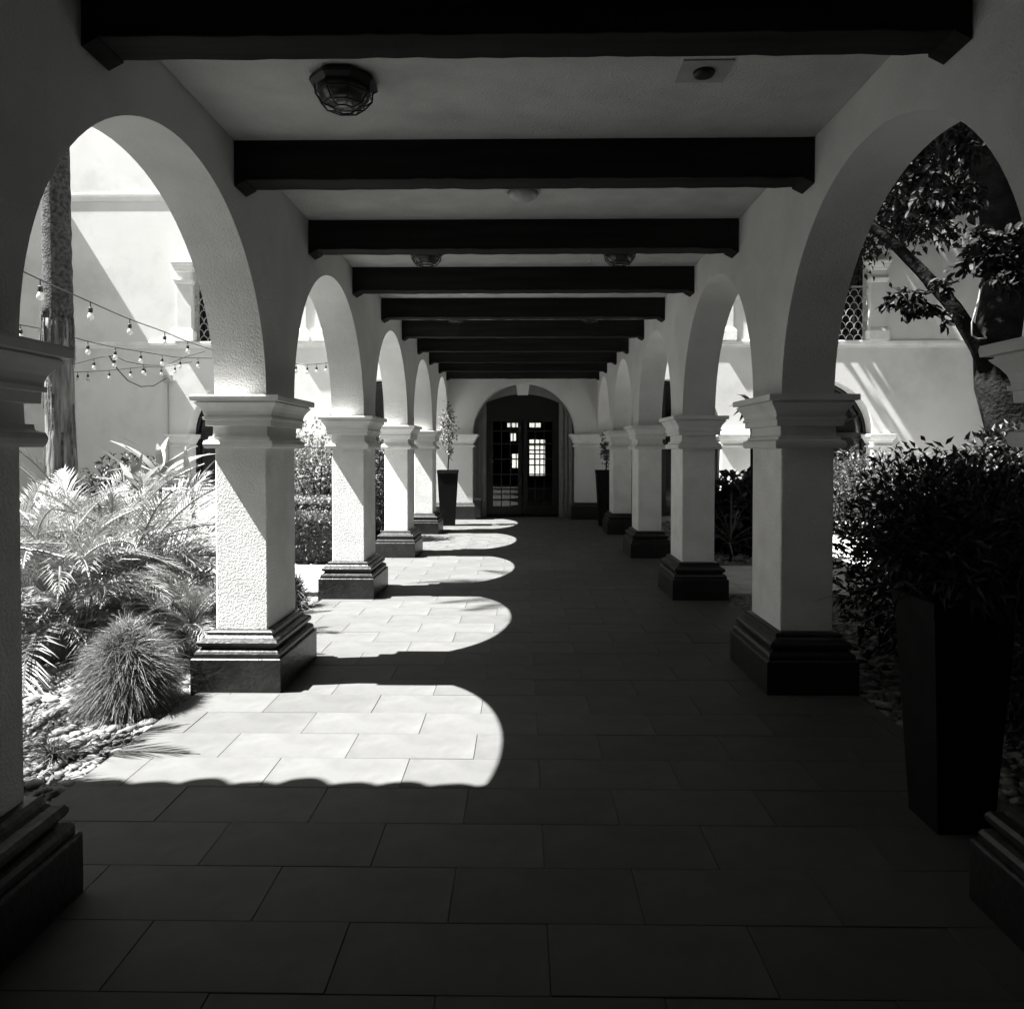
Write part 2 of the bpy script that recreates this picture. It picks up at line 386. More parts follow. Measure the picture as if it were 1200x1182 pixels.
# ------------------------------------------------------------------ facade
fac = tag(empty('courtyard_building', (0, 0, 0)), 'pale two storey stucco building with arches closing the far side of the courtyard', 'building')
GA = [(-6.78, 1.31), (-3.43, 1.31), (.03, 1.24), (3.47, 1.31), (7.08, 1.31)]
b = MB()
um = lambda u, w, z: (u, YF+w, z)
arch_wall(b, um, -14, 20, -.06, 4.2, [(c, r, ZS, r, -.1) for c, r in GA], .5, n=40)
UA = [(-6.78, 1.20), (-3.43, 1.20), (3.47, 1.20), (7.08, 1.20)]
arch_wall(b, um, -14, 20, 4.2, 11.5, [(c, r, 6.14, r*.97, 4.25) for c, r in UA], .5, n=32)
b.build('wall', M['facade'], fac)
def strip(name, x0, x1, prof, m=M['plaster'], Y=YF):
    """moulding along x: profile (z, projection out of the wall)"""
    b = MB(); k = len(prof)
    vs = [(x, Y-p, z) for x in (x0, x1) for z, p in prof]
    fs = [(i, i+1, k+i+1, k+i) for i in range(k-1)] + [tuple(range(k)), tuple(range(k, 2*k))[::-1]]
    b.add(vs, fs); b.build(name, m, fac)
strip('ledge', -14, 20, [(4.08, -.01), (4.08, .02), (4.13, .025), (4.15, .038), (4.22, .042), (4.24, .036), (4.24, -.01)])
strip('cornice', -14, 20, [(7.62, -.01), (7.62, .012), (7.68, .018), (7.72, .03), (7.78, .034), (7.78, -.01)])
# imposts of the lower arches: boxes wrapping each pier
IMP = [(1.70, .0), (1.70, .045), (1.735, .05), (1.745, .015), (1.80, .015), (1.80, .04), (1.86, .06), (1.90, .09), (1.95, .11), (1.955, .13), (2.0, .135), (2.008, .12)]
edges = [-8.5] + sum([[c-r, c+r] for c, r in GA], []) + [8.78]
for i in range(0, len(edges), 2):
    x0, x1 = edges[i], edges[i+1]
    b = MB(); b.ring(x0+.002 if i else x0, x1-.002, YF-.0, YF+.49, IMP); b.build('impost', M['plaster'], fac)
    b = MB(); b.ring(x0, x1, YF, YF+.49, [(-.06, .09), (.27, .09), (.30, .05), (.34, .03), (.36, .004)]); b.build('plinth', M['base'], fac)
# upper pilasters beside windows
for c, r in UA:
    for s in (-1, 1):
        x = c+s*(r+.19)
        b = MB(); b.box(x-.17, x+.17, YF-.035, YF+.05, 4.24, 5.62); b.build('pilaster', M['facade'], fac)
        b = MB(); b.ring(x-.17, x+.17, YF-.035, YF+.05, [(5.62, 0), (5.62, .03), (5.68, .05), (5.72, .055), (5.72, .0), (5.90, .0), (5.93, .03), (5.97, .04), (6.01, .065), (6.06, .075), (6.08, .095), (6.13, .10)]); b.build('pilaster_capital', M['plaster'], fac)
        b = MB(); b.ring(x-.17, x+.17, YF-.035, YF+.05, [(4.245, .07), (4.46, .07), (4.50, .05), (4.54, .02), (4.56, 0)]); b.build('pilaster_base', M['plaster'], fac)
# upper windows with scale grilles
gb = MB(); aw = .195; ah = .155
for r_ in range(-1, 8):
    for c_ in range(-7, 8):
        cx = c_*aw + (aw/2 if r_ % 2 else 0); z0 = 4.26+r_*ah
        if abs(cx) > 1.18: continue
        ps = []
        for k in range(9):
            a = math.pi*k/8; x = cx+aw/2*math.cos(a)*1.0; z = z0+aw*.62*math.sin(a)*1.15
            ps.append((x, 0, z))
        if r_ >= 0: gb.tube(ps, .011, 4, cap=False, smooth=False)
gb.box(-1.19, 1.19, -.02, .02, 5.52, 5.56)
grille_me = bpy.data.meshes.new('grille'); grille_me.from_pydata(gb.v, [], gb.f); grille_me.materials.append(mat('grille_paint', .28, .6, .1, 5))
for c, r in UA:
    w_ = MB()
    for x in (-r+.03, 0, r-.03): w_.box(x-.03, x+.03, -.03, .03, 4.26, 6.6)
    for x in (-.6, .6): w_.box(x-.018, x+.018, -.02, .02, 4.26, 7.0)
    w_.box(-r, r, -.034, .034, 5.84, 5.9)
    w = w_.build('window', M['wood'], fac); w.location = (c, YF+.42, 0)
    g = MB(); g.box(-r, r, .05, .06, 4.26, 7.4); g.build('pane', M['darkglass'], w)
    go = link('grille', grille_me, w, (0, -.30, 0))
# fanlight doors in lower side arches
for c, r in GA:
    if abs(c) < 1: continue
    w_ = MB(); w_.box(-r, r, -.04, .04, 1.93, 2.05)
    for x in (-r+.05, 0, r-.05): w_.box(x-.045, x+.045, -.035, .035, 0, 1.93)
    for k in range(1, 8):
        a = math.pi*k/8; Mx = Matrix.Translation((0, 0, 2.0)) @ Matrix.Rotation(-a+math.pi/2, 4, 'Y')
        w_.box(-.025, .025, -.03, .03, .25, r, Mx)
    w_.tube([(math.cos(math.pi*k/16)*.35, 0, 2.0+math.sin(math.pi*k/16)*.35) for k in range(17)], .03, 4)
    w_.tube([(math.cos(math.pi*k/20)*(r-.03), 0, 2.0+math.sin(math.pi*k/20)*(r-.03)) for k in range(21)], .05, 4)
    d = w_.build('arched_door', M['wood'], fac); d.location = (c, YF+.40, 0)
    g = MB(); g.box(-r, r, .045, .055, 0, 3.32); g.build('pane', M['darkglass'], d)
# the end doorway
b = MB()
um2 = lambda u, w, z: (u, YF+.52+w, z)
def seg_wall(b):
    hx = .90; zt0, zt1 = 2.80, 3.01; n = 16
    us = [-1.4] + [-hx+2*hx*i/n for i in range(n+1)] + [1.4]
    for a, d in zip(us[:-1], us[1:]):
        ins = abs((a+d)/2) < hx
        f = lambda u: (zt0+(zt1-zt0)*(1-(u/hx)**2)) if ins else -.06
        for w in (0, .16): b.add([um2(a, w, f(a)), um2(d, w, f(d)), um2(d, w, 3.5), um2(a, w, 3.5)], [(0, 1, 2, 3)])
        if ins: b.add([um2(a, 0, f(a)), um2(a, .16, f(a)), um2(d, .16, f(d)), um2(d, 0, f(d))], [(0, 1, 2, 3)])
    for u in (-hx, hx): b.add([um2(u, 0, -.06), um2(u, .16, -.06), um2(u, .16, zt0), um2(u, 0, zt0)], [(0, 1, 2, 3)])
seg_wall(b); b.build('door_surround', mat('recess_shaded_surround', .2, .8, .12, 5, bump=.2, bscale=40), fac)  # darker colour carries the shade of the door recess
for s in (-1, 1):
    for x0, x1, pr in ((.93, 1.00, .05), (1.04, 1.10, .035), (1.14, 1.22, .06)):
        b = MB(); b.box(min(s*x0, s*x1), max(s*x0, s*x1), YF+.52-pr, YF+.53, -.0, 2.78); b.build('architrave', bpy.data.materials['recess_shaded_surround'], fac)
b = MB(); b.add([(-.13, YF+.42, 2.98), (.13, YF+.42, 2.98), (.17, YF+.42, 3.27), (-.17, YF+.42, 3.27), (-.13, YF+.53, 2.98), (.13, YF+.53, 2.98), (.17, YF+.53, 3.27), (-.17, YF+.53, 3.27)],
                [(0,1,2,3),(4,7,6,5),(0,4,5,1),(1,5,6,2),(2,6,7,3),(3,7,4,0)]); b.build('keystone', M['plaster'], fac)
for s in (-1, 1):
    D = MB(); x0, x1 = (.02, .90)
    zs = [0.02, .30, 1.02, 1.72, 2.36]
    yb = YF+.60
    def bx(a, d, z0, z1, y0=-.025, y1=.025): D.box(min(s*a, s*d), max(s*a, s*d), yb+y0, yb+y1, z0, z1)
    bx(x0, x0+.10, .02, 2.42); bx(x1-.16, x1, .02, 2.42); bx(x0+.10, x1-.16, .02, .22); bx(x0+.10, x1-.16, 2.34, 2.42)
    for z in (.66, 1.02, 1.40, 1.78, 2.10): bx(x0+.10, x1-.16, z-.016, z+.016, -.018, .018)
    for x in (.31, .53): bx(x-.012, x+.012, .22, 2.34, -.014, .014)
    d = D.build('door', M['wood'], fac)
    g = MB(); g.box(min(s*(x0+.10), s*(x1-.16)), max(s*(x0+.10), s*(x1-.16)), yb-.003, yb+.003, .22, 2.34); g.build('pane', M['glass'], d)
    g = MB(); g.tube([(s*.07, yb-.03, 1.02), (s*.07, yb-.07, 1.02), (s*.13, yb-.07, 1.02)], .01, 6); g.build('handle', M['iron'], d)
b = MB(); b.box(-.9, .9, YF+.575, YF+.625, 2.42, 3.02); b.build('transom_panel', M['wood'], fac)
# room behind the door and its far openings
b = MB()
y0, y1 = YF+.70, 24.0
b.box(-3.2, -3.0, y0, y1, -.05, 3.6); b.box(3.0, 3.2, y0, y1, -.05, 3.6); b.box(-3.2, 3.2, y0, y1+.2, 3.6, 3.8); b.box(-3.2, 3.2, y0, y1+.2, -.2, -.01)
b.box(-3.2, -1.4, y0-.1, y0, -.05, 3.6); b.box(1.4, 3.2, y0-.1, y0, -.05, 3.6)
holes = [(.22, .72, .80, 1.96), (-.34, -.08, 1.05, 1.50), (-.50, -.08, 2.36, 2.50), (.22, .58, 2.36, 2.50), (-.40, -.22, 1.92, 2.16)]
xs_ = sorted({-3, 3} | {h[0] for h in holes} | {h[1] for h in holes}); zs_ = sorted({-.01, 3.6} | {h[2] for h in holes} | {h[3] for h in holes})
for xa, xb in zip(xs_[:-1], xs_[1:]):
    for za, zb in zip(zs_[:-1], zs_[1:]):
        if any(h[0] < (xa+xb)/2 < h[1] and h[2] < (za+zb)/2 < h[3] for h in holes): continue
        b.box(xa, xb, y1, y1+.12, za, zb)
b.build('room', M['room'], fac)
b = MB()
for h in holes:
    k = max(2, round((h[1]-h[0])/.15))
    for i in range(1, k): x = h[0]+(h[1]-h[0])*i/k; b.box(x-.018, x+.018, y1+.02, y1+.06, h[2], h[3])
for z in (1.14, 1.50, 1.62, 1.78): b.box(.22, .72, y1+.025, y1+.065, z-.02, z+.02)
b.build('far_window_bars', M['iron'], fac)
b = MB(); b.box(-8, 8, 31, 31.4, -.1, 3.2)
tag(b.build('garden_wall', M['facade']), 'sunlit white garden wall glimpsed through the glass of the end door', 'wall')
b = MB(); b.box(-8, 8, 24.3, 31, -.05, -.02); tag(b.build('patio', M['path']), 'sunlit paving behind the building', 'paving', kind='structure')
# roof of the far building, so the room stays dark
b = MB(); b.box(-14, 20, YF+.5, 24.2, 4.0, 4.2); b.build('upper_floor', M['room'], fac)

# left wing
lw = tag(empty('left_wing', (0, 0, 0)), 'tall plain stucco wing along the left side of the courtyard', 'building')
b = MB(); b.box(-15, -12.6, 4, YF-.01, -.06, 9.0); b.build('wall', M['facade'], lw)
b = MB(); b.box(-15, -12.2, 3.8, YF-.02, 9.0, 9.35); b.build('eave', M['plaster'], lw)
rw_ = tag(empty('right_sky_blocker', (0, 0, 0)), 'dark wing added out of the picture to block sky light from the right', 'building')  # unseen block added to keep sky light off the right courtyard wall
b = MB(); b.box(13.0, 15, 2.5, YF-.01, -.06, 9.0); b.build('wall', M['entry'], rw_)
# downpipe on the facade
t = tag(empty('downpipe', (0, 0, 0)), 'thin vertical pipe with junction box on the courtyard wall, left', 'pipe')
p0 = at(197, 446, YF-.06); b = MB(); b.tube([(p0.x, p0.y, p0.z), (p0.x, p0.y, 0)], .018, 6); b.build('pipe', M['plate'], t)
b = MB(); b.box(p0.x-.09, p0.x+.09, YF-.12, YF-.01, p0.z-.05, p0.z+.13); b.build('junction_box', M['dome'], t)

# ------------------------------------------------------------------ buildings behind the camera
eb = tag(empty('entrance_building', (0, 0, 0)), 'stucco entrance building beside the near end of the walk, on the left behind the camera', 'building')
b = MB(); b.box(-11, -2.42, -5, 2.3, -.06, 4.45); b.build('wall', M['facade'], eb)
YE = 3.27
b = MB(); b.box(-11, -2.2, -5, 2.6, 4.46, 4.7); b.build('roof', M['rooftile'], eb)
b = MB(); b.box(-11, -2.2, 2.6, YE, 4.40, 4.47)
x = -11
while x < -2.2:
    # cover tiles with rounded noses running out over the eave
    vs = []; nose = .085+.03*rr.uniform(-1, 1)
    pr = [(0, .125), (.15, .118), (.4, .10), (.65, .075), (.88, .042), (1.0, .0)]
    for t_, hw_ in pr:
        y = YE-.02+nose*t_
        vs += [(x+.125-hw_, y, 4.40), (x+.125+hw_, y, 4.40), (x+.125+hw_, y, 4.50), (x+.125-hw_, y, 4.50)]
    k = len(pr)
    b.add(vs, [(i*4+j, i*4+(j+1) % 4, (i+1)*4+(j+1) % 4, (i+1)*4+j) for i in range(k-1) for j in range(4)] + [(3, 2, 1, 0)])
    x += .25
b.build('tiled_eave', M['rooftile'], eb)
eb2 = tag(empty('entrance_building', (0, 0, 0)), 'stucco entrance building beside the near end of the walk, on the right behind the camera', 'building')
b = MB(); b.box(2.42, 12, -5, 2.3, -.06, 4.45); b.build('wall', M['entry'], eb2)  # unseen mass, carried forward to block light on the near floor
b = MB(); b.box(2.2, 12, -5, 3.3, 4.46, 4.7); b.build('roof', M['rooftile'], eb2)
b = MB(); b.box(-2.42, 2.42, -5.2, -5, -.06, 3.9)
tag(b.build('back_wall', M['entry']), 'dark plain wall closing the walk behind the camera', 'wall')

# ------------------------------------------------------------------ plants
def rot_to(d, up=Vector((0, 0, 1))): return d.to_track_quat('Y', 'Z').to_matrix()
def leaf_cloud(rng, C, D, L, W_, fold=.25, bend=.25, six=False):
    """numpy leaf meshes. C centres (n,3), D directions (n,3), L length (n,), W_ width (n,)"""
    n = len(C)
    D = D/np.linalg.norm(D, axis=1, keepdims=True)
    rv = rng.normal(size=(n, 3)); rv[:, 2] *= .4; S = np.cross(D, np.cross(rv, D)); S /= np.linalg.norm(S, axis=1, keepdims=True)
    Nn = np.cross(D, S); Nn *= np.sign(Nn[:, 2:3]+1e-9)
    L = L[:, None]; W_ = W_[:, None]
    a = C; tip = C + D*L - Nn*L*bend
    m1 = C + D*L*.45; up = Nn*W_*fold
    l = m1+S*W_*.5+up; r = m1-S*W_*.5+up
    if not six:
        V = np.stack([a, l, tip, r, m1], 1).reshape(-1, 3)
        i = np.arange(n)[:, None]*5
        F = np.concatenate([i+np.array([[0, 1, 4]]), i+np.array([[1, 2, 4]]), i+np.array([[0, 4, 3]]), i+np.array([[4, 2, 3]])])
        return V, F
    m0 = C + D*L*.22; m2 = C+D*L*.80 - Nn*L*bend*.45
    pts = [a, m0+S*W_*.28+up*.7, m1+S*W_*.48+up, m2+S*W_*.42+up*.7, tip, m2-S*W_*.42+up*.7, m1-S*W_*.48+up, m0-S*W_*.28+up*.7, m0, m1, m2]
    V = np.stack(pts, 1).reshape(-1, 3); i = np.arange(n)[:, None]*11
    F = np.concatenate([i+np.array([t]) for t in ((0,1,8),(1,2,9),(1,9,8),(2,3,10),(2,10,9),(3,4,10),(0,8,7),(8,9,6),(8,6,7),(9,10,5),(9,5,6),(10,4,5))])
    return V, F
def ell_pts(rng, n, c, r, clumps=14, spread=.38, surf=.55):
    """clumped points in an ellipsoid"""
    cc = rng.normal(size=(clumps, 3)); cc /= np.linalg.norm(cc, axis=1, keepdims=True); cc *= (surf+(1-surf)*rng.random((clumps, 1)))*.85
    k = rng.integers(0, clumps, n); p = cc[k] + rng.normal(size=(n, 3))*spread*(.5+.8*rng.random((clumps, 1))[k])
    nrm = np.linalg.norm(p, axis=1, keepdims=True); p = np.where(nrm > 1.15, p/nrm*(1.15-.3*rng.random((n, 1))), p)
    return p*np.array(r)+np.array(c), p
def shrub(name, c, r, n, L, Wd, m, label, cat='shrub', group=None, seed=0, stems=True, clumps=14, six=False, surf=.55, droop=0, spread=.38, stemh=None):
    rng = np.random.default_rng(seed); c = Vector(c)
    t = tag(empty(name, (c.x, c.y, 0)), label, cat, group)
    pts, u = ell_pts(rng, n, (0, 0, c.z), r, clumps, surf=surf, spread=spread)
    pts[:, 2] = np.maximum(pts[:, 2], .02)
    D = u*1.0 + rng.normal(size=u.shape)*.8; D[:, 2] += .25-droop
    V, F = leaf_cloud(rng, pts, D, L*(.6+.8*rng.random(n)), Wd*(.7+.6*rng.random(n)), six=six)
    link('foliage', npmesh('foliage', V, F, m), t)
    if stems:
        b = MB(); rg = random.Random(seed)
        for i in range(9):
            a = rg.uniform(0, 6.28); e = Vector((math.cos(a)*r[0]*rg.uniform(.3, .8), math.sin(a)*r[1]*rg.uniform(.3, .8), c.z+r[2]*rg.uniform(0, .8)))
            b.tube([(e.x*.08, e.y*.08, -.07), (e.x*.4, e.y*.4, e.z*.5), tuple(e)], [.02, .012, .005], 5)
        b.build('stem', M['bark'], t)
    return t

def frond_mesh(L, npair, lw, ll, arch, seed, m):
    rg = random.Random(seed); b = MB(); pts = []
    N_ = 14
    for i in range(N_+1):
        s = i/N_; pts.append(Vector((0, L*(s-.12*s*s*arch), L*(.62*s - arch*.62*s*s))))
    b.tube(pts, [.009*(1-.8*i/N_)+.0015 for i in range(N_+1)], 4)
    for i in range(npair):
        s = .16+.84*(i+.5)/npair; f = s*N_; k = min(int(f), N_-1); p = pts[k].lerp(pts[k+1], f-k); tg = (pts[k+1]-pts[k]).normalized()
        env = math.sin(math.pi*min(1, .18+s*.86))**.6
        for sd in (-1, 1):
            le = ll*env*rg.uniform(.85, 1.1); out = Vector((sd, 0, 0)); nn = tg.cross(out).normalized(); nn = nn if nn.z > 0 else -nn
            sweep = .55+.75*s+rg.uniform(-.08, .08)
            d = (out*math.cos(sweep) + tg*math.sin(sweep) + nn*rg.uniform(.15, .4)).normalized()
            w = d.cross(nn).normalized()*lw*.5
            q0 = p; q1 = p+d*le*.5 + nn*.0; q2 = p+d*le - Vector((0, 0, 1))*le*rg.uniform(.12, .38)
            b.add([q0-w*.5, q0+w*.5, q1-w, q1+w, q2], [(0, 1, 3, 2), (2, 3, 4)])
    me = bpy.data.meshes.new('frond'); me.from_pydata(b.v, [], b.f); me.materials.append(m); return me
fr_me = [frond_mesh(1.0, 40, .0066, .22, a, i, M['frond']) for i, a in enumerate((.85, 1.05, 1.25, .7, 1.45))]
def palm_bush(px, py, Y, size, nf, label, seed, lo=66, zb=0, group='feathery palms in the left bed'):
    rg = random.Random(seed); c = at(px, py, Y)
    t = tag(empty('feather_palm', (c.x, c.y, -.06)), label, 'palm', group)
    b = MB(); b.lathe([(0, .10*size), (.15*size, .09*size), (.3*size, .05*size)], 8); b.build('trunk', M['palmtrunk'], t)
    for i in range(nf):
        u = i/nf; az = i*2.39996+rg.uniform(-.3, .3)
        pit = R(76 - lo*u + rg.uniform(-10, 10))
        sc = size*rg.uniform(.8, 1.15)
        o = link('frond', fr_me[rg.randrange(5)], t, (0, 0, (.32-.2*u)*size+.05+zb))
        # frond mesh rises at ~32 deg by itself
        o.rotation_euler = (pit-R(30), rg.uniform(-.4, .4), az); o.scale = (sc, sc, sc)
    return t
palm_bush(150, 700, 6.6, 1.40, 72, 'dense feathery palm in full sun beside the first whole left column', 1)
palm_bush(60, 740, 5.9, 1.40, 66, 'feathery palm with long drooping fronds next to the column at the left picture edge', 2)
palm_bush(95, 640, 8.0, 1.46, 56, 'feathery palm around the foot of the tall palm trunk', 3)
palm_bush(215, 690, 7.3, 1.16, 49, 'smaller feathery palm close behind the first whole left column', 4)
palm_bush(225, 760, 6.0, 0.77, 39, 'low spreading palm leaning over the dark base of the first whole left column', 5)
palm_bush(110, 700, 7.2, 1.39, 56, 'tall feathery palm standing in the middle of the left bed', 9)
palm_bush(-235, 1000, 3.72, 1.45, 26, 'upright feathery palm hidden behind the nearest left column, throwing spiky shadows on the floor', 10, lo=34)
palm_bush(20, 690, 7.0, 1.34, 49, 'feathery palm partly hidden by the column at the left picture edge', 6)
palm_bush(200, 640, 9.0, 1.10, 41, 'far feathery palm in front of the courtyard wall, left of the column', 8)

def grass_tuft(px, py, Y, r, h, n, label, seed, m=None, group=None, droop=1.0):
    rng = np.random.default_rng(seed); c = at(px, py, Y)
    t = tag(empty('grass_tuft', (c.x, c.y, -.05)), label, 'grass tuft', group)
    az = rng.random(n)*2*np.pi; el = np.arccos(rng.random(n)**.7*.98)   # polar angle from up
    L_ = (.75+.4*rng.random(n)); out = np.stack([np.cos(az)*np.sin(el), np.sin(az)*np.sin(el), np.cos(el)], 1)
    base = rng.normal(size=(n, 3))*r*.10; base[:, 2] = np.abs(base[:, 2])
    cur = rng.normal(size=(n, 2))
    V = []; side = np.cross(out, rng.normal(size=(n, 3))); side /= np.linalg.norm(side, axis=1, keepdims=True)
    seg = 5
    for k in range(seg+1):
        s = k/seg
        p = base + out*np.array([r, r, h])*(L_*s)[:, None]
        p[:, 2] += .25*h*L_*s*(1-s)*2 - droop*h*.28*(np.sin(el)*s**2.2)
        p[:, :2] += cur*s**2*r*.35
        p[:, 2] = np.maximum(p[:, 2], .0)
        wd = .0035*(1-.85*s)
        V += [p-side*wd, p+side*wd]
    V = np.stack(V, 1).reshape(-1, 3); i = np.arange(n)[:, None]*(2*seg+2)
    F = np.concatenate([i+np.array([[2*k, 2*k+1, 2*k+3, 2*k+2]]) for k in range(seg)])
    link('blades', npmesh('blades', V, F, m or M['blade']), t)['kind'] = 'stuff'
    return t
def grass_mound(px, py, Y, r, h, n, label, seed):
    rng = np.random.default_rng(seed); c = at(px, py, Y)
    t = tag(empty('grass_mound', (c.x, c.y, -.08)), label, 'grass mound')
    u = rng.normal(size=(n, 3)); u[:, 2] = np.abs(u[:, 2])-.15; u /= np.linalg.norm(u, axis=1, keepdims=True)
    lump = 1+.10*np.sin(u[:, 0]*7+1)*np.cos(u[:, 1]*6)+.08*np.sin(u[:, 2]*9+u[:, 0]*5)
    rad = (.55+.45*rng.random(n)**.5)*lump
    base = u*rad[:, None]*np.array([r, r, h*.8]); base[:, 2] += .06
    d = u*np.array([.8, .8, .5])+rng.normal(size=(n, 3))*.7; d[:, 2] += .5; d /= np.linalg.norm(d, axis=1, keepdims=True)
    L_ = .07+.12*rng.random(n); side = np.cross(d, rng.normal(size=(n, 3))); side /= np.linalg.norm(side, axis=1, keepdims=True)
    V = []; seg = 4
    for k in range(seg+1):
        q = k/seg; p = base + d*(L_*q)[:, None]; p[:, 2] -= .75*L_*q**2*(.4+rng.random(n)*.0+.6*(1-u[:, 2].clip(0, 1)))
        p[:, :2] += u[:, :2]*(L_*q**2*.35)[:, None]
        p[:, 2] = np.maximum(p[:, 2], .0); wd = .0026*(1-.85*q); V += [p-side*wd, p+side*wd]
    V = np.stack(V, 1).reshape(-1, 3); i = np.arange(n)[:, None]*(2*seg+2)
    F = np.concatenate([i+np.array([[2*k, 2*k+1, 2*k+3, 2*k+2]]) for k in range(seg)])
    link('blades', npmesh('blades', V, F, M['blade']), t)['kind'] = 'stuff'
    b = MB(); b.lathe([(0, r*.5), (h*.3, r*.52), (h*.5, r*.38), (h*.62, r*.1)], 12); b.build('core', M['darkleaf'], t)
grass_mound(150, 845, 4.8, .215, .60, 15000, 'round mound of fine grass on the pebbles left of the first sunlit patch', 11)
grass_tuft(345, 712, 7.9, .20, .48, 900, 'narrow tuft of grass behind the first whole left column', 12)
grass_tuft(60, 905, 3.95, .12, .14, 250, 'tiny grass tuft among the pebbles near the column at the left picture edge', 13)

# big leaf plant and others
def blade_leaf_mesh(L, w, bend, m, name='leaf'):
    b = MB(); N_ = 8; vs = []
    for i in range(N_+1):
        s = i/N_; ww = w*math.sin(math.pi*min(.985, .06+s*.93))**.8
        y = L*s; z = -bend*L*s*s
        vs += [(-ww/2, y, z+ww*.22), (0, y, z), (ww/2, y, z+ww*.22)]
    fs = []
    for i in range(N_):
        for j in (0, 1): fs.append((i*3+j, i*3+j+1, i*3+j+4, i*3+j+3))
    b.add(vs, fs, True); me = bpy.data.meshes.new(name); me.from_pydata(b.v, [], b.f); me.materials.append(m)
    me.polygons.foreach_set('use_smooth', [True]*len(me.polygons)); return me
bl = [blade_leaf_mesh(1, .15, .15, M['bigleaf']), blade_leaf_mesh(1, .17, .4, M['bigleaf']), blade_leaf_mesh(1, .12, .7, M['bigleaf'])]
def rosette(name, px, py, Y, base_z, size, n, label, seed, me=bl, cat='plant', group=None, pmin=8, pmax=80, stem=True, loc=None):
    rg = random.Random(seed); c = Vector(loc) if loc else at(px, py, Y)
    t = tag(empty(name, (c.x, c.y, -.06)), label, cat, group)
    if stem:
        b = MB(); b.tube([(0, 0, 0), (.02, .01, base_z*.5), (0, 0, base_z+.06)], .022, 6); b.build('stem', M['bark'], t)
    for i in range(n):
        u = i/max(1, n-1); pit = R(pmax-(pmax-pmin)*u+rg.uniform(-6, 6)); s = size*rg.uniform(.8, 1.1)
        o = link('leaf', me[rg.randrange(len(me))], t, (0, 0, base_z+.05*size*(1-u)))
        o.rotation_euler = (pit, rg.uniform(-.3, .3), i*2.39996+rg.uniform(-.25, .25)); o.scale = (s, s, s)
    return t
rosette('broadleaf_plant', 188, 640, 8.6, 1.32, .62, 18, 'broad pale leaved plant rising above the palms in front of the lower left arch', 21)
rosette('broadleaf_plant', 160, 640, 8.2, 1.22, .5, 13, 'shorter broad leaved plant left of the tallest one, among the palms', 22)
rosette('broadleaf_plant', 226, 640, 8.4, 1.2, .5, 12, 'broad leaved plant just left of the first whole left column', 23)
c = at(150, 552, 12.0)
shrub('dark_shrub', (c.x, c.y, .85), (.75, .6, .62), 1500, .10, .05, M['darkleaf'], 'dark rounded shrub behind the broad leaved plant by the courtyard wall', seed=31)
# tree bush and hedges seen between the first two whole columns
c = at(372, 545, 13.2)
shrub('leafy_bush', (c.x, c.y, 1.05), (.75, .7, 1.0), 3600, .085, .05, M['hedge_light'], 'tall pale leafy bush near the courtyard wall, seen past the first whole left column', seed=32, clumps=22)
def hedge(x0, x1, y0, y1, h, m, label, seed, n=3800):
    rng = np.random.default_rng(seed); t = tag(empty('hedge', ((x0+x1)/2, (y0+y1)/2, 0)), label, 'hedge')
    p = rng.random((n, 3)); k = rng.integers(0, 5, n)
    p[k == 0, 2] = 1; p[k == 4, 2] = 1; p[k == 1, 1] = 0; p[k == 2, 0] = 0; p[k == 3, 0] = 1
    p += rng.normal(size=p.shape)*.02
    p = (p-[.5, .5, 0])*[x1-x0, y1-y0, h]; D = rng.normal(size=(n, 3)); D[:, 2] += .5
    V, F = leaf_cloud(rng, p, D, .055*(.6+.8*rng.random(n)), .035*(.7+.6*rng.random(n)))
    link('foliage', npmesh('foliage', V, F, m), t)
    b = MB(); b.box(-(x1-x0)/2+.07, (x1-x0)/2-.07, -(y1-y0)/2+.07, (y1-y0)/2-.07, -.05, h-.06); b.build('branches', M['darkleaf'], t)
hedge(-4.2, -2.75, 10.9, 11.8, .62, M['hedge'], 'clipped dark hedge beyond the cross path on the left', 41, 5200)
hedge(-4.9, -2.9, 12.1, 13.0, .80, M['hedge_light'], 'pale clipped hedge behind the dark hedge on the left', 42, 5200)
hedge(-5.4, -2.7, 14.3, 15.2, .95, M['hedge'], 'farthest clipped hedge on the left by the courtyard wall', 43, 4200)
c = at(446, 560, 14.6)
shrub('dark_shrub', (-2.75, 13.9, .95), (.42, .5, 1.0), 1800, .09, .04, M['hedge'], 'upright bush seen between the second and third whole left columns', seed=33)

